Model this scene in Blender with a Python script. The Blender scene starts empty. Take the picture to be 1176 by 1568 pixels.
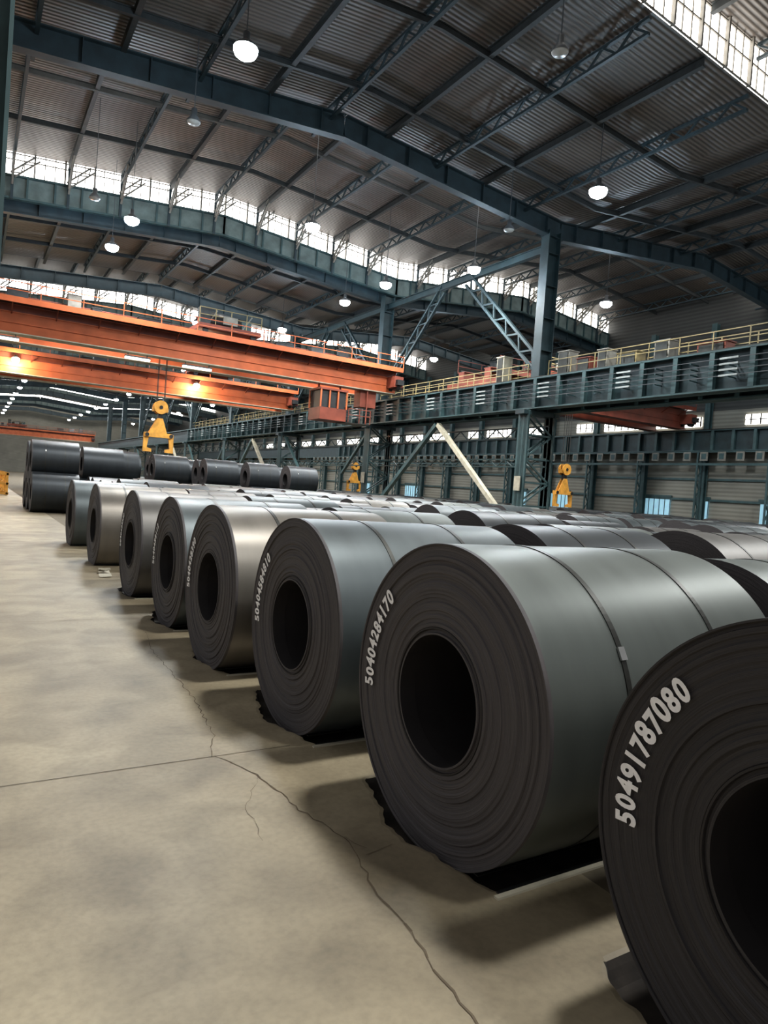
import bpy, math, random
from mathutils import Vector, Matrix
random.seed(7)
EYE=2.0
SC=bpy.context.scene
COL=SC.collection
SC.view_settings.view_transform='Standard'

# ------------------------------------------------------------ materials
def mat(name,c,rough=0.6,metal=0.0,ns=3.0,na=0.25,bump=0.0,bs=40.0,emit=None,es=0.0,spec=0.5):
    m=bpy.data.materials.new(name); m.use_nodes=True
    nt=m.node_tree; b=nt.nodes['Principled BSDF']
    b.inputs['Roughness'].default_value=rough; b.inputs['Metallic'].default_value=metal
    b.inputs['Specular IOR Level'].default_value=spec
    tc=nt.nodes.new('ShaderNodeTexCoord')
    n=nt.nodes.new('ShaderNodeTexNoise'); n.inputs['Scale'].default_value=ns; n.inputs['Detail'].default_value=5
    nt.links.new(tc.outputs['Object'],n.inputs['Vector'])
    r=nt.nodes.new('ShaderNodeValToRGB')
    r.color_ramp.elements[0].position=0.3; r.color_ramp.elements[1].position=0.7
    r.color_ramp.elements[0].color=(*[x*(1-na) for x in c],1)
    r.color_ramp.elements[1].color=(*[min(1,x*(1+na)) for x in c],1)
    nt.links.new(n.outputs['Fac'],r.inputs['Fac']); nt.links.new(r.outputs['Color'],b.inputs['Base Color'])
    if bump>0:
        n2=nt.nodes.new('ShaderNodeTexNoise'); n2.inputs['Scale'].default_value=bs
        bp=nt.nodes.new('ShaderNodeBump'); bp.inputs['Strength'].default_value=bump
        nt.links.new(tc.outputs['Object'],n2.inputs['Vector']); nt.links.new(n2.outputs['Fac'],bp.inputs['Height'])
        nt.links.new(bp.outputs['Normal'],b.inputs['Normal'])
    if emit:
        b.inputs['Emission Color'].default_value=(*emit,1); b.inputs['Emission Strength'].default_value=es
    return m

def stripe_mat(name,c1,c2,axis,scale,rough=0.6,bump=0.4,metal=0.0,namt=0.5):
    m=bpy.data.materials.new(name); m.use_nodes=True
    nt=m.node_tree; b=nt.nodes['Principled BSDF']; b.inputs['Roughness'].default_value=rough; b.inputs['Metallic'].default_value=metal
    tc=nt.nodes.new('ShaderNodeTexCoord'); w=nt.nodes.new('ShaderNodeTexWave')
    w.bands_direction=axis; w.inputs['Scale'].default_value=scale
    nt.links.new(tc.outputs['Object'],w.inputs['Vector'])
    n=nt.nodes.new('ShaderNodeTexNoise'); n.inputs['Scale'].default_value=0.35; n.inputs['Detail'].default_value=4
    nt.links.new(tc.outputs['Object'],n.inputs['Vector'])
    r=nt.nodes.new('ShaderNodeValToRGB'); r.color_ramp.elements[0].color=(*c1,1); r.color_ramp.elements[1].color=(*c2,1)
    nt.links.new(w.outputs['Fac'],r.inputs['Fac'])
    mx=nt.nodes.new('ShaderNodeMixRGB'); mx.blend_type='MULTIPLY'; mx.inputs['Fac'].default_value=namt
    nt.links.new(r.outputs['Color'],mx.inputs['Color1']); nt.links.new(n.outputs['Fac'],mx.inputs['Color2'])
    nt.links.new(mx.outputs['Color'],b.inputs['Base Color'])
    bp=nt.nodes.new('ShaderNodeBump'); bp.inputs['Strength'].default_value=bump; bp.inputs['Distance'].default_value=0.05
    nt.links.new(w.outputs['Fac'],bp.inputs['Height']); nt.links.new(bp.outputs['Normal'],b.inputs['Normal'])
    return m

def coil_face_mat(nm,k):
    m=bpy.data.materials.new(nm); m.use_nodes=True
    nt=m.node_tree; b=nt.nodes['Principled BSDF']; b.inputs['Roughness'].default_value=0.6; b.inputs['Metallic'].default_value=0.2
    uv=nt.nodes.new('ShaderNodeUVMap')
    mp=nt.nodes.new('ShaderNodeMapping'); mp.inputs['Scale'].default_value=(260,0.9,1)
    nt.links.new(uv.outputs['UV'],mp.inputs['Vector'])
    n=nt.nodes.new('ShaderNodeTexNoise'); n.inputs['Scale'].default_value=1.0; n.inputs['Detail'].default_value=3; n.inputs['Roughness'].default_value=0.75
    nt.links.new(mp.outputs['Vector'],n.inputs['Vector'])
    r=nt.nodes.new('ShaderNodeValToRGB')
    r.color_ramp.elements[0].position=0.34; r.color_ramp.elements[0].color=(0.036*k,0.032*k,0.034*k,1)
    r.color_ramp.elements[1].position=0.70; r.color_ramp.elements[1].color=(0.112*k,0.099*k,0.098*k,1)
    nt.links.new(n.outputs['Fac'],r.inputs['Fac']); nt.links.new(r.outputs['Color'],b.inputs['Base Color'])
    bp=nt.nodes.new('ShaderNodeBump'); bp.inputs['Strength'].default_value=0.5; bp.inputs['Distance'].default_value=0.01
    nt.links.new(n.outputs['Fac'],bp.inputs['Height']); nt.links.new(bp.outputs['Normal'],b.inputs['Normal'])
    return m

def coil_body_mat(name,c,rough=0.42):
    m=bpy.data.materials.new(name); m.use_nodes=True
    nt=m.node_tree; b=nt.nodes['Principled BSDF']; b.inputs['Metallic'].default_value=0.5
    uv=nt.nodes.new('ShaderNodeUVMap')
    mp=nt.nodes.new('ShaderNodeMapping'); mp.inputs['Scale'].default_value=(5,0.8,1)
    nt.links.new(uv.outputs['UV'],mp.inputs['Vector'])
    n=nt.nodes.new('ShaderNodeTexNoise'); n.inputs['Scale'].default_value=1.0; n.inputs['Detail'].default_value=6
    nt.links.new(mp.outputs['Vector'],n.inputs['Vector'])
    r=nt.nodes.new('ShaderNodeValToRGB')
    r.color_ramp.elements[0].position=0.3; r.color_ramp.elements[0].color=(*[x*0.84 for x in c],1)
    r.color_ramp.elements[1].position=0.75; r.color_ramp.elements[1].color=(*[x*1.1 for x in c],1)
    nt.links.new(n.outputs['Fac'],r.inputs['Fac']); nt.links.new(r.outputs['Color'],b.inputs['Base Color'])
    r2=nt.nodes.new('ShaderNodeMapRange'); r2.inputs['To Min'].default_value=rough-0.03; r2.inputs['To Max'].default_value=rough+0.06
    nt.links.new(n.outputs['Fac'],r2.inputs['Value']); nt.links.new(r2.outputs['Result'],b.inputs['Roughness'])
    return m

def floor_mat():
    m=bpy.data.materials.new('concrete_floor'); m.use_nodes=True
    nt=m.node_tree; b=nt.nodes['Principled BSDF']; b.inputs['Roughness'].default_value=0.55
    tc=nt.nodes.new('ShaderNodeTexCoord')
    def noise(s,d,dist=0):
        n=nt.nodes.new('ShaderNodeTexNoise'); n.inputs['Scale'].default_value=s; n.inputs['Detail'].default_value=d; n.inputs['Distortion'].default_value=dist
        nt.links.new(tc.outputs['Object'],n.inputs['Vector']); return n
    n1=noise(0.55,5); n2=noise(2.2,8,0.6); n3=noise(60,3); n4=noise(25,6)
    def ramp(n,p0,c0,p1,c1):
        r=nt.nodes.new('ShaderNodeValToRGB'); r.color_ramp.elements[0].position=p0; r.color_ramp.elements[0].color=(*c0,1)
        r.color_ramp.elements[1].position=p1; r.color_ramp.elements[1].color=(*c1,1); nt.links.new(n.outputs['Fac'],r.inputs['Fac']); return r
    r=ramp(n1,0.32,(0.215,0.172,0.108),0.62,(0.365,0.300,0.192))
    r2=ramp(n2,0.30,(0.72,0.71,0.69),0.58,(1.04,1.04,1.04))
    r4=ramp(n4,0.30,(0.87,0.87,0.87),0.60,(1.03,1.03,1.03))
    cur=r.outputs['Color']
    for q in (r2,r4):
        mx=nt.nodes.new('ShaderNodeMixRGB'); mx.blend_type='MULTIPLY'; mx.inputs['Fac'].default_value=1
        nt.links.new(cur,mx.inputs['Color1']); nt.links.new(q.outputs['Color'],mx.inputs['Color2']); cur=mx.outputs['Color']
    nt.links.new(cur,b.inputs['Base Color'])
    bp=nt.nodes.new('ShaderNodeBump'); bp.inputs['Strength'].default_value=0.06; bp.inputs['Distance'].default_value=0.01
    nt.links.new(n3.outputs['Fac'],bp.inputs['Height']); nt.links.new(bp.outputs['Normal'],b.inputs['Normal'])
    return m

M_FACE=coil_face_mat('coil_edge_layers',0.97)
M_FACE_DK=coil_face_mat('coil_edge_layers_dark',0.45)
BODY=[coil_body_mat('coil_steel_green',(0.120,0.134,0.122)),
      coil_body_mat('coil_steel_warm',(0.19,0.170,0.142),0.38),
      coil_body_mat('coil_steel_blue',(0.094,0.110,0.113),0.42),
      coil_body_mat('coil_steel_dark',(0.032,0.037,0.041),0.42),
      coil_body_mat('coil_steel_brown',(0.118,0.110,0.100),0.42)]
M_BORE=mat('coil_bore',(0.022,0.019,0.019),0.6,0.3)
M_STRAP=mat('steel_strap',(0.05,0.05,0.045),0.4,0.8)
M_CLIP=mat('strap_clip',(0.5,0.5,0.48),0.3,0.9)
M_PAINT=mat('white_spray_paint',(0.92,0.90,0.88),0.8,0,30,0.08,emit=None)
M_FLOOR=floor_mat()
M_PIT=mat('pit_soil_and_shade',(0.028,0.022,0.017),0.95,0,8,0.5,0.6,60)  # pit soil, with the shadow under the coil put into the colour
M_SUBFLOOR=mat('yard_floor',(0.15,0.12,0.078),0.85,0,4,0.3,0.3,50)
M_CRACK=mat('crack_filler',(0.11,0.08,0.048),0.9,0)
M_TEAL=mat('teal_paint_dark',(0.020,0.038,0.042),0.5,0.1,1.5,0.3)
M_TEAL2=mat('teal_paint',(0.038,0.077,0.080),0.5,0.1,1.5,0.3)
M_ROOFBEAM=mat('roof_steel_paint',(0.016,0.031,0.038),0.6,0.0,1.5,0.3)
M_FASCIA=mat('fascia_sheet',(0.13,0.17,0.16),0.6,0.0,1.5,0.3)
M_PURL=mat('purlin_steel',(0.030,0.034,0.035),0.6,0.1)
M_ROOF=stripe_mat('roof_sheet',(0.060,0.047,0.038),(0.165,0.132,0.108),'Y',1.3,0.5,0.6)
M_ORANGE=mat('crane_orange',(0.55,0.125,0.042),0.5,0.0,1.0,0.2,spec=0.3)
M_ORANGE2=mat('crane_red_brown',(0.19,0.045,0.026),0.5,0.0,1.0,0.3,spec=0.3)
M_YEL=mat('hook_yellow',(0.72,0.33,0.045),0.5)
M_RAIL=mat('rail_yellow',(0.27,0.21,0.09),0.6)
M_BLACK=mat('black_steel',(0.02,0.02,0.02),0.5,0.3)
M_ROPE=mat('wire_rope',(0.05,0.045,0.04),0.7,0.3)
M_CREAM=mat('cream_paint',(0.44,0.40,0.30),0.6)
M_GREY=mat('grey_cabinet',(0.20,0.19,0.16),0.6)
M_SIDING=stripe_mat('wall_siding',(0.25,0.235,0.19),(0.34,0.325,0.27),'Z',0.9,0.7,0.3)
M_SIDING2=stripe_mat('wall_siding_upper',(0.035,0.035,0.032),(0.06,0.06,0.054),'Z',0.9,0.7,0.3)
M_GLASS=mat('clerestory_glazing',(0.8,0.8,0.78),0.5,0,2,0.1,emit=(1.0,0.98,0.93),es=6)
M_MULL=mat('window_mullion',(0.2,0.18,0.15),0.6)
M_DOOR=mat('blue_plastic_curtain',(0.3,0.5,0.6),0.4,0,2,0.2,emit=(0.35,0.65,0.8),es=0.55)
M_LAMP=mat('lamp_lens',(1,1,1),0.3,0,1,0,emit=(0.80,0.92,1.0),es=220)
M_LAMPW=mat('lamp_lens_warm',(1,1,1),0.3,0,1,0,emit=(1.0,0.85,0.6),es=120)
M_TUBE=mat('tube_light',(1,1,1),0.3,0,1,0,emit=(1.0,0.93,0.75),es=2.5)
M_LAMPOFF=mat('lamp_lens_unlit',(0.5,0.5,0.48),0.3)
M_ALU=mat('lamp_housing',(0.2,0.21,0.22),0.4,0.6)
M_ROD=mat('lamp_rod',(0.06,0.065,0.07),0.6,0.2)
M_INS=mat('porcelain_insulator',(0.36,0.39,0.38),0.4)

# ------------------------------------------------------------ mesh builder
class MB:
    def __init__(s): s.V=[];s.F=[];s.M=[];s.S=[];s.U=[];s.mats=[]
    def mi(s,m):
        if m not in s.mats: s.mats.append(m)
        return s.mats.index(m)
    def f(s,idx,m,smooth=False,uv=None):
        s.F.append(idx); s.M.append(s.mi(m)); s.S.append(smooth); s.U.append(uv or [(0,0)]*len(idx))
    def quad(s,pts,m):
        n=len(s.V); s.V+= [tuple(p) for p in pts]; s.f(list(range(n,n+len(pts))),m)
    def box(s,x0,x1,y0,y1,z0,z1,m):
        n=len(s.V)
        s.V+=[(x0,y0,z0),(x1,y0,z0),(x1,y1,z0),(x0,y1,z0),(x0,y0,z1),(x1,y0,z1),(x1,y1,z1),(x0,y1,z1)]
        for q in ((3,2,1,0),(4,5,6,7),(0,1,5,4),(1,2,6,5),(2,3,7,6),(3,0,4,7)): s.f([n+i for i in q],m)
    def bar(s,a,b,w,h,m):
        a=Vector(a);b=Vector(b);d=(b-a).normalized()
        up=Vector((0,0,1)) if abs(d.z)<0.95 else Vector((1,0,0))
        sd=d.cross(up).normalized(); u=sd.cross(d).normalized()
        sd*=w/2;u*=h/2;n=len(s.V)
        for p in (a,b):
            for q in (-sd-u,sd-u,sd+u,-sd+u): s.V.append(tuple(p+q))
        for q in ((3,2,1,0),(4,5,6,7),(0,1,5,4),(1,2,6,5),(2,3,7,6),(3,0,4,7)): s.f([n+i for i in q],m)
    def ibeam(s,a,b,w,h,m,t=0.04):
        a=Vector(a);b=Vector(b);d=(b-a).normalized()
        up=Vector((0,0,1)) if abs(d.z)<0.95 else Vector((1,0,0))
        u=d.cross(up).normalized().cross(d).normalized()*(h/2-t/2)
        s.bar(a,b,t*0.6,h,m); s.bar(a+u,b+u,w,t,m); s.bar(a-u,b-u,w,t,m)
    def rev(s,o,axis,prof,seg,m,smooth=True,uvf=None,ref=None):
        o=Vector(o);ax=Vector(axis).normalized()
        r=Vector(ref) if ref else (Vector((0,1,0)) if abs(ax.y)<0.9 else Vector((1,0,0)))
        e1=(r-ax*r.dot(ax)).normalized(); e2=ax.cross(e1)
        n=len(s.V)
        for (x,rad) in prof:
            for i in range(seg):
                t=2*math.pi*i/seg
                s.V.append(tuple(o+ax*x+(e1*math.cos(t)+e2*math.sin(t))*rad))
        for k in range(len(prof)-1):
            for i in range(seg):
                j=(i+1)%seg
                uv=None
                if uvf:
                    u0=uvf(prof[k]);u1=uvf(prof[k+1])
                    uv=[(u0,i/seg*6),(u0,(i+1)/seg*6),(u1,(i+1)/seg*6),(u1,i/seg*6)]
                s.f([n+k*seg+i,n+k*seg+j,n+(k+1)*seg+j,n+(k+1)*seg+i],m,smooth,uv)
    def cyl(s,a,b,r,seg,m,smooth=True):
        a=Vector(a);b=Vector(b);L=(b-a).length
        s.rev(a,b-a,[(0,0.0001),(0,r)],seg,m,False); s.rev(a,b-a,[(0,r),(L,r)],seg,m,smooth); s.rev(a,b-a,[(L,r),(L,0.0001)],seg,m,False)
    def lattice(s,a,b,h,m,step=1.0,w=0.08,updir=None):
        a=Vector(a);b=Vector(b);d=b-a;L=d.length
        up=Vector(updir) if updir else Vector((0,0,1)); up=up.normalized()*h/2
        s.bar(a+up,b+up,w*1.3,w,m); s.bar(a-up,b-up,w*1.3,w,m)
        k=max(2,int(L/step))
        for i in range(k):
            p=a+d*(i/k);q=a+d*((i+1)/k); sg=1 if i%2 else -1
            s.bar(p+up*sg,q-up*sg,w*0.7,w*0.7,m)
    def plate(s,pts,n,t,m):
        n=Vector(n).normalized()*t/2; k=len(pts); b=len(s.V)
        for p in pts: s.V.append(tuple(Vector(p)-n))
        for p in pts: s.V.append(tuple(Vector(p)+n))
        s.f(list(range(b,b+k))[::-1],m); s.f(list(range(b+k,b+2*k)),m)
        for i in range(k):
            j=(i+1)%k; s.f([b+i,b+j,b+k+j,b+k+i],m)
    def obj(s,name,loc=(0,0,0),parent=None):
        me=bpy.data.meshes.new(name); me.from_pydata(s.V,[],s.F)
        for m in s.mats: me.materials.append(m)
        me.polygons.foreach_set('material_index',s.M); me.polygons.foreach_set('use_smooth',s.S)
        uvl=me.uv_layers.new(name='UVMap'); flat=[c for u in s.U for p in u for c in p]
        uvl.data.foreach_set('uv',flat); me.update()
        o=bpy.data.objects.new(name,me); o.location=loc; COL.objects.link(o)
        if parent: o.parent=parent
        return o
def inst(o,name,loc):
    n=bpy.data.objects.new(name,o.data); n.location=loc; COL.objects.link(n); return n

# ------------------------------------------------------------ coils
def add_coil(mb,o,R,L,body,seg=96,rings=22,rin=0.37,seed=0,straps=(0.28,0.69),hero=True,face=None):
    rd=random.Random(seed); ox,oy,oz=o; X=(1,0,0); face=face or M_FACE
    amp=0.007 if hero else 0.0
    for side in (0,1):
        prof=[];x=0
        for k in range(rings+1):
            r=rin+(R-rin)*k/rings
            x=rd.uniform(-amp,amp)
            if k in(0,rings): x=0
            prof.append((side*L+x,r))
            if hero and 0<k<rings: prof.append((side*L+x,r+(R-rin)/rings*rd.uniform(0.5,0.85)))
        mb.rev(o,X,prof,seg,face,False,lambda p:p[1])
    mb.rev(o,X,[(0,R),(L,R)],seg,body,True,lambda p:p[0])
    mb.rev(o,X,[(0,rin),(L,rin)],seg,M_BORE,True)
    if hero:
        mb.rev(o,X,[(-0.012,rin),(-0.012,rin+0.012),(0,rin+0.014)],seg,face,False,lambda p:p[1])
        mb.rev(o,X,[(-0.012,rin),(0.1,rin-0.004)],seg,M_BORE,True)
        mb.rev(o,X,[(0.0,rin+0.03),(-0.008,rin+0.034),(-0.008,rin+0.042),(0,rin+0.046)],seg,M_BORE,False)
        mb.rev(o,X,[(0.0,R-0.012),(-0.006,R-0.008),(-0.006,R),(0.02,R+0.001)],seg,face,False,lambda p:p[1])
        a=math.radians(-118)
        c0=Vector(o)+Vector((0.01,math.cos(a)*(R+0.006),math.sin(a)*(R+0.006)))
        mb.bar(c0,c0+Vector((L-0.02,0,0)),0.06,0.006,M_STRAP)
    for st in straps:
        x=L*st
        mb.rev(o,X,[(x-0.018,R),(x-0.018,R+0.005),(x+0.018,R+0.005),(x+0.018,R)],seg,M_STRAP,False)
        if hero:
            a=math.radians(152 if st<0.5 else 50)
            c=Vector(o)+Vector((x,math.cos(a)*(R+0.008),math.sin(a)*(R+0.008)))
            t=Vector((0,-math.sin(a),math.cos(a)))*0.035
            mb.bar(c-t,c+t,0.045,0.012,M_CLIP)

_gl={}
def glyph(ch):
    if ch in _gl: return _gl[ch]
    cu=bpy.data.curves.new('g','FONT'); cu.body=ch; cu.size=0.135; cu.offset=0.0055; cu.align_x='CENTER'; cu.resolution_u=4
    ob=bpy.data.objects.new('g',cu); COL.objects.link(ob); bpy.context.view_layer.update()
    me=bpy.data.meshes.new_from_object(ob)
    d=([tuple(v.co) for v in me.vertices],[list(p.vertices) for p in me.polygons])
    bpy.data.objects.remove(ob); _gl[ch]=d; return d
def serial(parent,txt,R,a0,step,x=-0.015):
    mb=MB()
    for i,ch in enumerate(txt):
        a=math.radians(a0+step*i); r=R+random.uniform(-0.006,0.006)
        rad=Vector((0,math.cos(a),math.sin(a))); tan=Vector((0,-math.sin(a),math.cos(a)))
        V,F=glyph(ch); n=len(mb.V); sc=random.uniform(0.95,1.05)
        for v in V: mb.V.append(tuple(Vector((x,0,0))+rad*(r+v[1]*sc)+tan*v[0]*0.8*sc))
        for f in F: mb.f([n+k for k in f],M_PAINT)
    mb.obj('painted_serial_number',parent=parent)

FX=2.357; ZC=-1.17+EYE; R0=0.9
front=[(1.05,4,'50491787080',FX,2.05),(3.13,0,'50404284170',FX,2.02),(5.27,2,'50404584810',FX+0.02,2.02),
       (7.33,1,'5040428390',FX-0.06,2.0),(9.5,2,'5040458112',FX+0.02,1.9),(11.95,4,'5040425530',FX,1.9),
       (15.9,1,'',FX,1.9),(19.9,2,'',FX,1.9)]
for i,(y,b,t,x,L) in enumerate(front):
    R=R0 if i else 0.885
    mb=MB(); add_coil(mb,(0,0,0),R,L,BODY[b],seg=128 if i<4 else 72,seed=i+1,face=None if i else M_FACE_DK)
    o=mb.obj('steel_coil',loc=(x,y,ZC-(R0-R)))
    if t: serial(o,t,0.70 if i else 0.695,-7 if i else -5,4.9)
rows=MB(); rd=random.Random(5)
PITCH=2.47
for r in range(1,11):
    y=0.8+rd.uniform(0,0.5)
    while y<75:
        R=rd.uniform(0.78,0.9); skip=rd.random()<0.06
        if not skip:
            near=y<16 and r<4
            add_coil(rows,(2.36+PITCH*r+rd.uniform(-0.12,0.12),y,R),R,rd.uniform(1.8,2.05),BODY[rd.choice([0,4,4,2,3,3,1] if r<4 else [0,3,2,3,4])],
                     seg=72 if near else 36,rings=3,hero=False,seed=r*100,straps=(0.28,0.69) if y<25 else ())
        y+=rd.uniform(2.0,2.35) if not skip else 2.2
for r in range(12,21):
    y=14.0
    while y<80:
        R=rd.uniform(0.8,0.9)
        if rd.random()<0.85: add_coil(rows,(4.5+PITCH*r,y,R),R,1.9,BODY[rd.choice([0,2,3,3])],seg=28,rings=1,hero=False,straps=())
        y+=rd.uniform(2.0,2.3)
for y in (34.0,36.1,38.2): add_coil(rows,(2.36,y,0.9),0.9,1.9,BODY[3],seg=48,rings=2,hero=False)
add_coil(rows,(2.36,37.2,2.35),0.9,1.9,BODY[3],seg=48,rings=2,hero=False)
for y in (37.6,39.7,41.9,44.0,46.2): add_coil(rows,(2.36+PITCH,y,2.33),0.88,1.9,BODY[3],seg=40,rings=2,hero=False,straps=())
for y in (43.3,45.5,47.7):
    for r in range(2,7):
        if rd.random()<0.6: add_coil(rows,(2.36+PITCH*r,y,0.88+1.45),0.88,1.9,BODY[3],seg=40,rings=2,hero=False,straps=())
rows.obj('steel_coil_rows')
mb=MB(); add_coil(mb,(0,0,0),0.9,1.95,BODY[3],seg=64,rings=6,seed=77); base=None
for (x,y,z) in [(2.36,35.05,2.35),(6.2,41,2.35),(9.1,41.3,2.35),(12.1,41.2,2.35),(14.7,41,2.35),(17.4,41,2.35)]:
    if base is None: base=mb.obj('steel_coil',loc=(x,y,z))
    else: inst(base,'steel_coil',(x,y,z))

# ------------------------------------------------------------ floor (edge of the coil pits follows x=e(y))
def sm(t): t=max(0,min(1,t)); return t*t*(3-2*t)
def pit(y):
    best=(FX-0.02,0.0)
    for (yc,b,t,xf,L) in front[:6]:
        dy=y-yc
        if -0.75<dy<1.05:
            nz=0.022*math.sin(y*9)+0.011*math.sin(y*23+1)+0.006*math.sin(y*53)
            d=0.09*sm((dy+0.62)/0.1)*sm((0.92-dy)/0.12)  # pit reaches further on the far side to take in the coil's shadow
            return (2.27+0.38*(dy-0.12)**2+nz,d)
    return best
ys=[-20,-8,-3,-1.5]+[-1+0.025*i for i in range(0,600)]+[16,20,30,45,70,110,180,300]
fm=MB(); cols=None
for y in ys:
    e,d=pit(y)
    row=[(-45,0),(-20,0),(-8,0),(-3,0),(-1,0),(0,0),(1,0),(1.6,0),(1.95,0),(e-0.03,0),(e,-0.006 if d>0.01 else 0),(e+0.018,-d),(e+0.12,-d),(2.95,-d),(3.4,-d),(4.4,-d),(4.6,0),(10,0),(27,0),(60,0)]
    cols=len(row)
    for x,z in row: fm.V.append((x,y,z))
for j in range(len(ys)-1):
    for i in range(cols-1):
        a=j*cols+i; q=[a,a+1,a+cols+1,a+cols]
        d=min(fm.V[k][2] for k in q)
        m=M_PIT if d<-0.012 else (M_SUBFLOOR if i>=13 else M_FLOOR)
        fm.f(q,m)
floor=fm.obj('floor')
cm=MB()
def poly(pts,w,z=0.003,jit=0.0,m=M_CRACK):
    P=[]
    for k in range(len(pts)-1):
        a=Vector((*pts[k],0));b=Vector((*pts[k+1],0)); n=max(1,int((b-a).length/0.06)) if jit else 1
        for i in range(n): P.append(a.lerp(b,i/n)+Vector((random.uniform(-jit,jit),random.uniform(-jit,jit),0)))
    P.append(Vector((*pts[-1],0)))
    for k in range(len(P)-1):
        d=(P[k+1]-P[k]).normalized(); s=Vector((-d.y,d.x,0))*w/2*(random.uniform(0.4,1.3) if jit else 1)
        up=Vector((0,0,z))
        cm.quad([P[k]-s+up,P[k]+s+up,P[k+1]+s+up,P[k+1]-s+up],m)
for y in (-0.1,4.75,9.8,14.8,19.8,24.8): poly([(-6,y),(FX-0.15,y+0.0)],0.007)
poly([(1.89,8.07),(1.84,6.07),(1.73,5.15),(1.59,4.74)],0.007,jit=0.016)
poly([(1.62,4.74),(1.79,4.34),(1.84,3.76),(1.94,3.36),(1.835,2.8),(1.84,2.49),(1.79,2.29),(1.74,1.9),(1.6,1.4)],0.010,jit=0.014)
poly([(1.94,3.36),(2.0,3.2)],0.005,jit=0.012)
poly([(2.02,8.9),(1.89,8.07)],0.005,jit=0.015)
poly([(1.79,4.34),(1.55,3.9),(1.5,3.5)],0.003,jit=0.014)
poly([(1.96,3.14),(2.16,3.18)],0.004,jit=0.004)
cm.obj('floor_cracks',parent=floor)
smm=MB()
ysf=[f[0] for f in front[:6]]
for k in range(len(ysf)):
    yy=ysf[k]-0.60
    smm.box(FX+0.0,FX+2.0,yy-0.03,yy+0.0,-0.05,0.012,M_CREAM)
    smm.box(FX+0.04,FX+2.0,yy+0.0,yy+0.03,-0.07,0.008,M_BLACK)
smm.obj('coil_saddle_strips',parent=floor)
pp=MB(); random.seed(3)
for (cx,cy) in ((2.25,14.2),(2.32,14.55),(2.2,13.7)):
    w0=0.11
    P=[[(cx+i*w0,cy+j*w0*0.8+random.uniform(-.03,.03),0.01+random.uniform(0,.05)) for i in range(3)] for j in range(3)]
    for i in range(2):
        for j in range(2): pp.quad([P[j][i],P[j][i+1],P[j+1][i+1],P[j+1][i]],M_CREAM)
pp.obj('paper_scraps')
random.seed(11)

# ------------------------------------------------------------ building
XW=58.0; YF=-12; YE=250
def g(x):
    if x<31: return 1.3*(1-abs(x-15.5)/15.5)
    return 1.5*(1-abs(x-45.5)/14.5) if x<45.5 else 1.5*(1-(x-45.5)/12.5*0.9)
PX=[[-0.9,15.5,31],[31,45.5,XW]]
secs=[(-17.5,18.0,True),(18.0,34.25,False)]
y=34.25;hi=True
while y<YE:
    secs.append((y,y+17.25,hi)); y+=17.25; hi=not hi
ZL=18.1+EYE; ZH=20.1+EYE; ZWB=18.55+EYE
cm_=MB()
for (a,b,hi) in secs:
    z=ZH if hi else ZL
    for P in PX:
        for k in range(2):
            x0,x1=P[k],P[k+1]; ga,gb=g(x0+1e-4),g(x1-1e-4)
            cm_.quad([(x0,a,z+ga),(x1,a,z+gb),(x1,b,z+gb),(x0,b,z+ga)],M_ROOF)
cm_.obj('ceiling')
wn=1
for si in range(len(secs)-1):
    if secs[si][2]==secs[si+1][2]: continue
    yb=secs[si][1]; wb=ZWB if yb>20 else ZL
    w=MB()
    for P in PX:
        n=9
        for k in range(2):
            x0,x1=P[k],P[k+1]
            for i in range(n):
                xa=x0+(x1-x0)*i/n; xb=x0+(x1-x0)*(i+1)/n
                ga,gb=g(xa+1e-4),g(xb-1e-4)
                w.quad([(xa,yb,wb+ga),(xb,yb,wb+gb),(xb,yb,ZH+gb),(xa,yb,ZH+ga)],M_GLASS)
                w.bar((xa,yb-0.08,wb+ga),(xa,yb-0.08,ZH+ga),0.2,0.1,M_MULL)
                for q in range(3):
                    t=q/3; xx=xa+(xb-xa)*t; gg=ga+(gb-ga)*t
                    w.bar((xx,yb-0.06,wb+gg),(xx,yb-0.06,ZH+gg),0.05,0.05,M_MULL)
                for zz in (wb+0.04,wb+1.05,ZH-0.12):
                    w.bar((xa,yb-0.06,zz+ga),(xb,yb-0.06,zz+gb),0.06,0.06,M_MULL)
    w.obj('window_%d'%wn); wn+=1
fa=MB()
for si in range(len(secs)-1):
    if not secs[si][2] or secs[si][1]<20: continue
    yb=secs[si][1]
    for P in PX:
        for k in range(2):
            x0,x1=P[k],P[k+1]; ga,gb=g(x0+1e-4),g(x1-1e-4)
            z0=17.1+EYE
            fa.quad([(x0,yb-0.02,z0+ga),(x1,yb-0.02,z0+gb),(x1,yb-0.02,ZWB+gb),(x0,yb-0.02,ZWB+ga)],M_FASCIA)
            for zz,ww in ((z0,0.35),(ZWB,0.22)): fa.bar((x0,yb-0.1,zz+ga),(x1,yb-0.1,zz+gb),ww,0.12,M_TEAL2)
            for i in range(11):
                t=i/10; xx=x0+(x1-x0)*t; gg=ga+(gb-ga)*t
                fa.bar((xx,yb-0.12,z0+gg),(xx,yb-0.12,ZWB+gg),0.12,0.12,M_TEAL2)
fa.obj('trim_1')
CY=[-7.0,12.5,32,51.5,71,90.5,110,129.5,149,168.5,188,207.5,227,246.5]
rb=MB()
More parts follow.
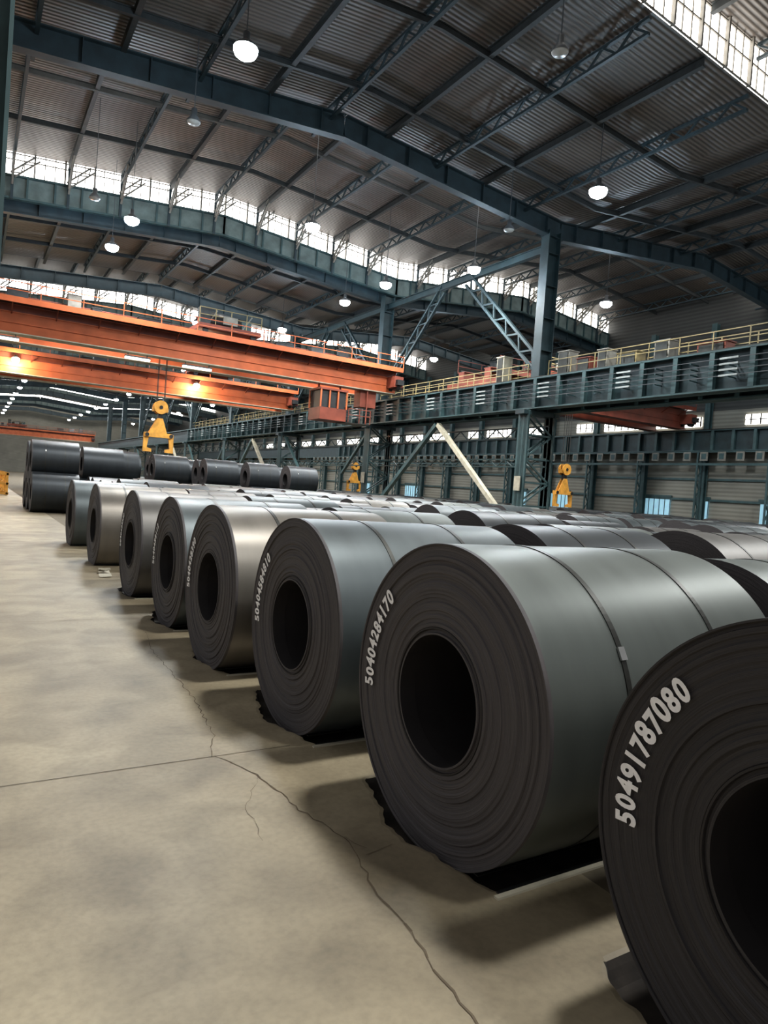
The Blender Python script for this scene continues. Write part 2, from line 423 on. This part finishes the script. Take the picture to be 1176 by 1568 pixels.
for yc in CY:
    if yc==12.5: continue
    zc=17.1+EYE
    if abs(yc-51.5)<1: yc+=0.9; zc-=0.1
    for P in PX:
        for k in range(2):
            x0,x1=P[k],P[k+1]; ga,gb=g(x0+1e-4),g(x1-1e-4)
            rb.ibeam((x0,yc,zc+ga),(x1,yc,zc+gb),0.5,1.15,M_ROOFBEAM,0.06)
            for i in range(6):
                t=(i+0.5)/6; rb.box(x0+(x1-x0)*t-0.02,x0+(x1-x0)*t+0.02,yc-0.24,yc+0.24,zc+ga+(gb-ga)*t-0.55,zc+ga+(gb-ga)*t+0.55,M_ROOFBEAM)
rb.obj('roof_beams')
pu=MB()
px=[1.5+3.3*i for i in range(9)]+[33+3.3*i for i in range(8)]
for (a,b,hi) in secs:
    if a>160: break
    z=(ZH if hi else ZL)-0.3
    for i,x in enumerate(px):
        zz=z+g(x)
        if i%2==0: pu.lattice((x,a+0.1,zz-0.15),(x,b-0.15,zz-0.15),0.6,M_ROOFBEAM,step=0.75,w=0.12)
        else: pu.ibeam((x,a,zz),(x,b-0.15,zz),0.22,0.42,M_PURL)
        if hi and b>20:
            pu.bar((x,b-0.25,zz+0.1),(x,b-0.25,17.0+EYE+g(x)),0.16,0.16,M_ROOFBEAM)
            pu.lattice((x,b-0.3,ZWB+g(x)-0.5),(x,b-2.6,zz),0.4,M_MULL,step=0.5,w=0.09,updir=(0,0.7,0.7))
            pu.lattice((x+0.0,b-0.3,ZWB+g(x)),(x+1.4,b-0.35,zz+0.1),0.34,M_MULL,step=0.45,w=0.09,updir=(0.7,0,-0.7))
    for yy in (a+5.6,a+11.2):
        if b-a>20: continue
        for P in PX:
            for k in range(2):
                x0,x1=P[k],P[k+1]
                pu.ibeam((x0,yy,z-0.1+g(x0+1e-4)),(x1,yy,z-0.1+g(x1-1e-4)),0.16,0.3,M_PURL)
pu.obj('roof_purlins')

def column(mb,xc,y):
    top=7.7
    for s in (-1,1):
        x=xc+s*1.1
        mb.ibeam((x,y-0.25,0),(x,y-0.25,top),0.42,0.1,M_TEAL2,0.03)
        mb.ibeam((x,y+0.25,0),(x,y+0.25,top),0.42,0.1,M_TEAL2,0.03)
        mb.box(x-0.05,x+0.05,y-0.3,y+0.3,0,top,M_TEAL2)
        mb.box(x-0.35,x+0.35,y-0.45,y+0.45,0,0.25,M_TEAL2)
    n=5
    for yy in (y-0.25,y+0.25):
        for i in range(n):
            z0=0.3+(top-0.3)*i/n; z1=0.3+(top-0.3)*(i+1)/n; s=1 if i%2 else -1
            mb.bar((xc-s*1.1,yy,z0),(xc+s*1.1,yy,z1),0.1,0.1,M_TEAL2)
            mb.bar((xc-1.1,yy,z1),(xc+1.1,yy,z1),0.1,0.1,M_TEAL2)
    mb.box(xc-0.5,xc-0.44,y-0.35,y+0.35,top-0.2,18.9,M_TEAL)
    mb.box(xc+0.44,xc+0.5,y-0.35,y+0.35,top-0.2,18.9,M_TEAL)
    mb.box(xc-0.44,xc+0.44,y-0.03,y+0.03,top-0.2,18.9,M_TEAL)
    for zz in (9.5,11.5,13.5,15.5,17.5): mb.box(xc-0.44,xc+0.44,y-0.33,y+0.33,zz,zz+0.04,M_TEAL)
    mb.box(xc-1.5,xc+1.5,y-0.4,y+0.4,top-0.25,top,M_TEAL)
    mb.box(xc-1.32,xc-1.25,y-0.25,y+0.25,2.7,3.6,M_CREAM)
for y in CY:
    if y>200: break
    c=MB(); column(c,30.3,y); c.obj('support_column')
for y in CY[1:5]:
    c=MB(); c.box(-0.75,-0.69,y-0.35,y+0.35,0,19,M_TEAL2); c.box(0.2,0.26,y-0.35,y+0.35,0,19,M_TEAL2); c.box(-0.7,0.21,y-0.03,y+0.03,0,19,M_TEAL2)
    c.box(-0.9,0.32,y-0.45,y+0.45,0,0.3,M_TEAL2)
    c.obj('support_column')

br=MB()
for i in range(2,8):
    y0,y1=CY[i],CY[i+1]; ym=(y0+y1)/2
    if i in (2,4,6):
        br.bar((29.6,ym-0.1,7.3),(29.6,y0+0.9,0.3),0.32,0.3,M_CREAM)
        br.bar((29.6,ym+0.1,7.3),(29.6,y1-0.9,0.3),0.32,0.3,M_TEAL2)
    else:
        br.bar((29.6,y0+0.5,7.3),(29.6,y0+5,3.5),0.25,0.2,M_TEAL2); br.bar((29.6,y1-0.5,7.3),(29.6,y1-5,3.5),0.25,0.2,M_TEAL2)
    br.lattice((30.3,y0+0.5,10.8),(30.3,y0+8.2,17.8),0.8,M_TEAL,step=0.9,w=0.16,updir=(0,-0.7,0.75))
    br.lattice((30.3,y1-0.5,10.8),(30.3,y1-8.2,17.8),0.8,M_TEAL,step=0.9,w=0.16,updir=(0,0.7,0.75))
    br.ibeam((30.3,y0,18.0),(30.3,y1,18.0),0.3,0.5,M_TEAL,0.04)
    br.lattice((31.4,y0,4.6),(31.4,y1,4.6),0.5,M_TEAL2,step=0.8,w=0.1)
    br.lattice((31.4,y0,6.6),(31.4,y1,6.6),0.7,M_TEAL,step=1.0,w=0.1)
br.obj('column_bracing')

def runway(name,x,bus,y0=-12,y1=200,sgn=-1):
    mb=MB(); z0,z1=5.78+EYE,7.68+EYE
    mb.box(x-0.04,x+0.04,y0,y1,z0,z1,M_TEAL)
    mb.box(x-0.4,x+0.4,y0,y1,z0,z0+0.08,M_TEAL2); mb.box(x-0.4,x+0.4,y0,y1,z1-0.08,z1,M_TEAL2)
    mb.box(x-0.07,x+0.07,y0,y1,z1,z1+0.14,M_STRAP)
    y=y0+0.5
    while y<min(y1,110):
        mb.box(x-0.38,x+0.38,y-0.05,y+0.05,z0+0.06,z1-0.06,M_TEAL2)
        mb.box(x-0.40,x-0.36,y-0.13,y+0.13,z0+0.06,z1-0.06,M_TEAL2)
        y+=1.95
    if bus:
        xs_=x+sgn*0.62; j=0
        for k in range(4):
            zz=z0+0.62+0.26*k
            mb.box(xs_-0.015,xs_+0.015,y0,y1,zz,zz+0.035,M_ROD)
            y=y0+1.45; j=0
            while y<110:
                mb.box(min(x,xs_),max(x,xs_)+0.03,y-0.03,y+0.03,zz-0.06,zz-0.01,M_TEAL2)
                if j%3==0: mb.box(xs_-0.04,xs_+0.04,y-0.45,y+0.45,zz-0.02,zz+0.06,M_INS)
                y+=1.95; j+=1
    mb.obj(name)
runway('crane_runway_girder',29.7,True)
runway('crane_runway_girder',31.9,True,sgn=1)
runway('crane_runway_girder',-1.3,False)
runway('crane_runway_girder',XW-1.2,False)
def railing(mb,a,b,m,h=1.05,step=1.8,t=0.045):
    a=Vector(a);b=Vector(b);L=(b-a).length;n=max(1,int(L/step))
    for i in range(n+1):
        p=a.lerp(b,i/n); mb.bar(p,p+Vector((0,0,h)),t,t,m)
    for k in (0.55,1.0): mb.bar(a+Vector((0,0,h*k)),b+Vector((0,0,h*k)),t,t,m)
cw=MB()
cw.box(30.1,31.3,-12,150,9.70,9.76,M_STRAP)
railing(cw,(30.15,13,9.76),(30.15,31.2,9.76),M_RAIL); railing(cw,(30.15,33,9.76),(30.15,110,9.76),M_RAIL)
railing(cw,(31.25,-5,9.76),(31.25,110,9.76),M_RAIL)
cw.obj('catwalk')
wp=MB(); y=-5
while y<120:
    wp.box(XW-1.65,XW-1.58,y,y+0.75,6.9,7.7,M_GREY); wp.box(XW-1.68,XW-1.64,y+0.15,y+0.6,7.05,7.55,M_TEAL2); y+=1.7
wp.box(XW-1.6,XW-1.5,-12,150,6.5,6.7,M_TEAL2); wp.box(XW-1.6,XW-1.5,-12,150,7.65,7.75,M_TEAL2)
wp.obj('wall_sign_panels')

wl=MB()
wl.quad([(XW,YF,0),(XW,YE,0),(XW,YE,11.6),(XW,YF,11.6)],M_SIDING)
wl.quad([(XW,YF,11.6),(XW,YE,11.6),(XW,YE,ZH+0.3),(XW,YF,ZH+0.3)],M_SIDING2)
for y in [CY[0]+6.5*i for i in range(34)]:
    wl.ibeam((XW-0.5,y,0),(XW-0.5,y,19.5),0.5,0.5,M_TEAL2,0.05)
    wl.lattice((XW-1.3,y,0),(XW-1.3,y,7.7),0.5,M_TEAL2,step=0.8,w=0.12,updir=(1,0,0))
for z in (3.3,5.2,9.5): wl.box(XW-0.2,XW-0.05,YF,YE,z,z+0.2,M_TEAL2)
wl.obj('wall_right')
k=wn
for i,y in enumerate([CY[0]+6.5*j for j in range(24)]):
    w=MB(); y1=y+(5.8 if i%3 else 3.2)
    w.box(XW-0.12,XW-0.06,y+0.9,y1,10.2,11.1,M_GLASS)
    q=y+0.9
    while q<y1: w.box(XW-0.2,XW-0.12,q,q+0.12,10.2,11.1,M_MULL); q+=0.85
    w.box(XW-0.2,XW-0.12,y+0.9,y1,10.6,10.68,M_MULL)
    w.obj('window_%d'%k); k+=1
dn=1
for (y,wd_) in ((20.5,1.6),(25.5,1.6),(31,2.2),(38,1.2),(42,3),(55,4),(62,3),(85,4),(100,4)):
    w=MB(); w.box(XW-0.15,XW-0.08,y,y+wd_,0,3.5,M_DOOR)
    for q in range(int(wd_/0.6)+1): w.box(XW-0.2,XW-0.15,y+q*0.6-0.03,y+q*0.6+0.03,0,3.5,M_TEAL2)
    w.box(XW-0.25,XW-0.1,y-0.15,y+wd_+0.15,3.5,3.7,M_TEAL2)
    w.obj('door_%d'%dn); dn+=1
w=MB(); w.quad([(-10,YE,0),(XW,YE,0),(XW,YE,24),(-10,YE,24)],M_SIDING); w.obj('wall_back')

# ------------------------------------------------------------ overhead cranes
def crane(y,x0,x1,cab=None,trol=14,lamps=(),shaded=False,d=3.2,tubes=()):
    root=bpy.data.objects.new('overhead_crane',None); COL.objects.link(root); root.location=(0,y,0)
    z0,z1=9.85,11.85
    mb=MB(); A=M_ORANGE if not shaded else M_ORANGE2  # red-brown replaces orange on a crane in shade, shade put into the colour
    for k,yy in enumerate((0,d)):
        mb.box(x0,x1,yy,yy+0.7,z0,z0+1.15,A)
        mb.box(x0,x1,yy+0.02,yy+0.68,z0+1.15,z1,M_ORANGE2)
        mb.box(x0,x1,yy-0.12,yy+0.82,z1,z1+0.06,M_ORANGE2)
        mb.box(x0,x1,yy-0.14,yy+0.84,z0-0.06,z0,M_CREAM if not shaded else M_ORANGE2)
        for zz in (z0+0.55,z0+1.15): mb.box(x0,x1,yy-0.07,yy+0.0,zz,zz+0.07,A)
        mb.box(x0,x1,yy+0.3,yy+0.4,z1+0.06,z1+0.18,M_STRAP)
    mb.box(x0,x1,-1.0,-0.02,z1-0.35,z1-0.28,M_STRAP); mb.box(x0,x1,-1.03,-0.98,z1-0.42,z1-0.08,A)
    x=x0+0.8
    while x<x1:
        mb.bar((x,0,z1-0.9),(x,-0.95,z1-0.38),0.06,0.06,M_ORANGE2); x+=2.4
    mb.obj('box_girders',parent=root)
    r=MB(); railing(r,(x0,-1.0,z1-0.28),(x1,-1.0,z1-0.28),A,step=2.2); railing(r,(x0,d+0.8,z1),(x1,d+0.8,z1),M_ORANGE2,step=2.2)
    r.obj('handrails',parent=root)
    e=MB()
    for xe in (x0+0.2,x1-0.5):
        e.box(xe-0.35,xe+0.45,-1.2,d+1.9,z0+0.35,z0+1.2,M_ORANGE2)
        for yy in (-0.9,0.2,d+0.4,d+1.5):
            e.cyl((xe-0.1,yy,z0+0.42),(xe+0.2,yy,z0+0.42),0.33,20,M_BLACK)
        e.box(xe-0.25,xe+0.35,-1.5,-1.2,z0+0.5,z0+0.9,M_BLACK)
    e.obj('end_carriages',parent=root)
    t=MB()
    t.box(trol-2.2,trol+2.2,0.1,d+0.6,z1+0.45,z1+0.75,M_ORANGE2)
    for xx in (trol-1.7,trol+1.7):
        for yy in (0.35,d+0.35): t.cyl((xx,yy-0.08,z1+0.36),(xx,yy+0.08,z1+0.36),0.2,16,M_BLACK)
    t.cyl((trol-1.2,1.5,z1+1.2),(trol+1.0,1.5,z1+1.2),0.42,24,M_BLACK)
    t.box(trol+1.1,trol+1.8,1.1,1.9,z1+0.75,z1+1.6,M_TEAL2); t.cyl((trol+1.4,2.3,z1+1.1),(trol+1.4,3.1,z1+1.1),0.3,16,M_TEAL2)
    t.box(trol-2.1,trol-1.4,0.3,1.0,z1+0.75,z1+1.9,M_PURL); t.box(trol-0.6,trol+0.4,-0.05,0.05,z1+0.85,z1+1.4,M_GREY)
    railing(t,(trol-2.2,0.12,z1+0.75),(trol+2.2,0.12,z1+0.75),M_RAIL,step=1.1)
    for xx in (trol-1.6,trol+0.9): t.bar((xx,0.5,z1+0.7),(xx+0.7,0.5,z1+1.8),0.08,0.08,M_GREY)
    for q,(xx,ww,hh,mm) in enumerate([(x0+3,1.2,1.3,M_PURL),(x0+6.5,0.8,1.6,M_GREY),(x0+8,0.6,1.0,M_BLACK),(x0+11,2.2,1.0,M_BLACK),(x1-9,1.6,1.0,M_BLACK),(x1-6,1.2,1.2,M_PURL),(x1-3.5,0.8,1.4,M_BLACK)]):
        t.box(xx,xx+ww,d+0.0,d+0.6,z1+0.06,z1+hh,mm); t.box(xx-0.05,xx+ww+0.05,d-0.05,d+0.65,z1+hh,z1+hh+0.05,mm)
    t.obj('trolley_and_machinery',parent=root)
    if cab is not None:
        c=MB(); zc=z0-2.75
        c.box(cab-1.1,cab+1.1,-0.5,1.5,zc,zc+0.9,M_ORANGE2); c.box(cab-1.15,cab+1.15,-0.55,1.55,zc+2.2,zc+2.35,M_ORANGE2)
        c.box(cab-1.0,cab+1.0,-0.4,1.4,zc+0.9,zc+2.2,M_BLACK)
        for xx in (cab-1.08,cab-0.35,cab+0.35,cab+1.08):
            for yy in (-0.48,1.48): c.box(xx-0.05,xx+0.05,yy-0.05,yy+0.05,zc+0.9,zc+2.2,M_ORANGE)
        for xx in (cab-0.9,cab+0.9): c.box(xx-0.06,xx+0.06,0.3,0.42,zc+2.3,z0,M_ORANGE2)
        railing(c,(cab+1.3,-0.5,zc),(cab+3.2,-0.5,zc),M_ORANGE2,step=0.9); c.box(cab+1.1,cab+3.2,-0.5,1.0,zc-0.06,zc,M_STRAP)
        c.bar((cab+3.1,0,zc),(cab+3.1,0,z0),0.08,0.08,M_ORANGE2)
        c.box(cab+2.6,cab+4.0,0.2,1.2,zc+1.4,z0,M_ORANGE2)
        c.obj('operator_cab',parent=root)
    l=MB()
    for (xa,xb) in tubes:
        l.box(xa,xb,0.25,0.45,z0-0.30,z0-0.2,M_ALU); l.box(xa+0.03,xb-0.03,0.2,0.5,z0-0.42,z0-0.30,M_TUBE)
        for xx in (xa+0.2,xb-0.2): l.box(xx-0.03,xx+0.03,0.32,0.38,z0-0.2,z0-0.05,M_ALU)
    for xx in lamps:
        l.bar((xx,-0.02,z1-0.6),(xx,-0.5,z1-0.6),0.06,0.06,M_BLACK)
        l.rev((xx,-0.5,z1-0.6),(0,-0.25,-1),[(0.0,0.02),(0.0,0.12),(0.16,0.2),(0.3,0.3)],20,M_ALU)
        l.rev((xx,-0.5,z1-0.6),(0,-0.25,-1),[(0.27,0.29),(0.45,0.30),(0.62,0.2),(0.68,0.001)],20,M_LAMPW)
    if lamps or tubes: l.obj('work_lamps',parent=root)
    for xx in lamps:
        ld=bpy.data.lights.new('work_light','POINT'); ld.energy=900; ld.color=(1,0.82,0.55); ld.shadow_soft_size=0.15
        lo=bpy.data.objects.new('work_light',ld); COL.objects.link(lo); lo.location=(xx,-1.4,z1-1.2); lo.parent=root
    return root
crane(46.5,-1.5,28.6,cab=23.0,trol=15,tubes=((0.6,2.2),(8.2,9.8),(11.9,13.9)))
crane(66.5,-1.5,28.6,cab=None,trol=20,lamps=(2.9,18.2))
crane(200,-1.5,28.6,trol=10)
crane(40,32.8,56.3,cab=None,trol=40,shaded=True)

def tongs(x,y,ztop,zb):
    t=MB()
    for dx in (-0.25,0.25):
        for dy in (-0.12,0.12): t.bar((x+dx,y+dy,ztop),(x+dx,y+dy,zb+3.0),0.035,0.035,M_ROPE)
    for dy in (-0.22,0.22):
        t.cyl((x,y+dy-0.06,zb+3.05),(x,y+dy+0.06,zb+3.05),0.46,28,M_YEL)
        t.cyl((x,y+dy-0.1,zb+3.05),(x,y+dy+0.1,zb+3.05),0.12,16,M_BLACK)
    t.box(x-0.5,x+0.5,y-0.2,y+0.2,zb+2.75,zb+3.05,M_YEL)
    t.box(x-0.14,x+0.14,y-0.16,y+0.16,zb+2.2,zb+2.75,M_BLACK)
    for dy in (-0.16,0.16):
        t.plate([(x-0.18,y+dy,zb+2.3),(x+0.18,y+dy,zb+2.3),(x+0.55,y+dy,zb+1.15),(x-0.75,y+dy,zb+1.15)],(0,1,0),0.06,M_YEL)
    t.box(x-0.95,x+0.85,y-0.2,y+0.2,zb+1.0,zb+1.3,M_YEL)
    for s in (-1,1):
        t.plate([(x+s*0.62,y,zb+1.25),(x+s*0.98,y,zb+1.25),(x+s*1.0,y,zb+0.0),(x+s*0.45,y,zb+0.0),(x+s*0.45,y,zb+0.2),(x+s*0.76,y,zb+0.28)],(0,1,0),0.22,M_YEL)
        t.cyl((x+s*0.8,y-0.24,zb+1.15),(x+s*0.8,y+0.24,zb+1.15),0.13,16,M_BLACK)
    t.obj('coil_lifting_tongs')
tongs(10.9,48,12.4,3.6)
tongs(41.3,40.0,9.7,1.85)
tongs(40.0,73.0,12,1.85)

mc=MB()
for (y,w,h,m) in [(30.2,0.9,1.5,M_GREY),(28.6,1.0,0.9,M_ORANGE2),(27.2,0.7,1.2,M_GREY),(25.5,1.3,0.8,M_RAIL),(23.3,0.9,1.1,M_GREY),(20.5,1.5,0.6,M_ORANGE2),(36,0.7,1.9,M_CREAM)]:
    mc.box(30.35,31.1,y-w/2,y+w/2,9.77,9.77+h,m); mc.box(30.3,31.15,y-w/2-0.05,y+w/2+0.05,9.77+h,9.83+h,m)
    mc.box(30.3,30.36,y-w/2+0.1,y+w/2-0.1,9.95,9.7+h,M_STRAP)
mc.obj('electrical_cabinets')
rk=MB()
for k in range(4):
    y0=52+3.2*k
    for zz in (0.1,0.75,1.4):
        for yy in (y0,y0+2.4): rk.bar((0.6,yy,zz),(2.3,yy,zz),0.12,0.14,M_YEL)
        for xx in (0.7,1.5,2.2): rk.bar((xx,y0,zz),(xx,y0+2.4,zz),0.1,0.1,M_YEL)
    for xx in (0.7,2.2):
        for yy in (y0,y0+2.4): rk.bar((xx,yy,0),(xx,yy,1.5),0.12,0.12,M_YEL)
rk.obj('yellow_storage_rack')

# ------------------------------------------------------------ high bay lamps
def lamp_mesh(lit,rodlen):
    l=MB()
    k=1.12 if lit else 0.8  # lit lens and shade enlarged, glare put into the shape
    l.rev((0,0,0),(0,0,1),[(0.0,0.38*k),(0.06,0.37*k),(0.18,0.26*k),(0.28,0.14),(0.30,0.12),(0.56,0.12),(0.58,0.02)],28,M_ALU)
    l.rev((0,0,0),(0,0,1),[(0.02,0.36*k),(-0.10,0.37*k),(-0.22,0.32*k),(-0.31,0.2*k),(-0.35,0.001)] if lit else [(0.02,0.36*k),(-0.05,0.3*k),(-0.09,0.001)],28,M_LAMP if lit else M_LAMPOFF)
    l.bar((0,0,0.56),(0,0,rodlen),0.03,0.03,M_ROD)
    return l
ZLAMP=15.0+EYE
lamps=[(7.5,3.8,1),(7.5,-6,1),(16.1,17.3,0),(25,3.5,1),(7.5,23.7,1),(24.8,23.3,1),(7.4,29.8,0),(24.9,29.7,0),(7.5,43.2,1),(7.4,49.2,1),
 (16.2,36.7,1),(27.5,36.0,1),(39.2,35.2,1),(25,43,1),(25,49.3,1),(25.1,62.4,1),(42.8,62,1),(18,66.5,1),(5.2,41.5,0),(50,20,1),(40,12,1)]
for y in range(84,240,13):
    for x in (7.5,25,41): lamps.append((x,y,1))
for (x,y,lit) in lamps:
    hi=[s for s in secs if s[0]<=y<=s[1]]
    top=(ZH if hi[0][2] else ZL)+g(x)-ZLAMP-0.05
    o=lamp_mesh(lit,top).obj('high_bay_lamp',loc=(x,y,ZLAMP))
    if lit and (y<140 or (x==25 and y<230)):
        ld=bpy.data.lights.new('high_bay_light','SPOT'); ld.energy=(3000 if y<0 else 6000); ld.color=(1.0,0.98,0.94)
        ld.spot_size=math.radians(160); ld.spot_blend=0.7; ld.shadow_soft_size=0.8
        lo=bpy.data.objects.new('high_bay_light',ld); COL.objects.link(lo); lo.parent=o; lo.location=(0,0,-0.5)
        if 15<y<70:
            ld=bpy.data.lights.new('bloom_fill','POINT'); ld.energy=420; ld.color=(0.45,0.73,1.0); ld.shadow_soft_size=0.3  # added blue fill, imitates the lamp's bloom on the roof
            lo=bpy.data.objects.new('bloom_fill',ld); COL.objects.link(lo); lo.parent=o; lo.location=(0,0,-0.7)

wd=bpy.data.worlds.new('World'); SC.world=wd; wd.use_nodes=True
bg=wd.node_tree.nodes['Background']; bg.inputs['Color'].default_value=(0.97,0.97,1.0,1); bg.inputs['Strength'].default_value=0.42
cam=bpy.data.cameras.new('camera'); co=bpy.data.objects.new('camera',cam); COL.objects.link(co)
cam.sensor_fit='HORIZONTAL'; cam.sensor_width=36; cam.lens=36*1137/1279; cam.clip_end=600
right=Vector((.8523,-.5178,.0723)).normalized(); fwd=Vector((.521,.8532,-.0289)).normalized()
up=right.cross(fwd).normalized(); fwd=up.cross(right).normalized()
Mx=Matrix((( right.x,up.x,-fwd.x,0),(right.y,up.y,-fwd.y,0),(right.z,up.z,-fwd.z,EYE),(0,0,0,1)))
co.matrix_world=Mx
SC.camera=co
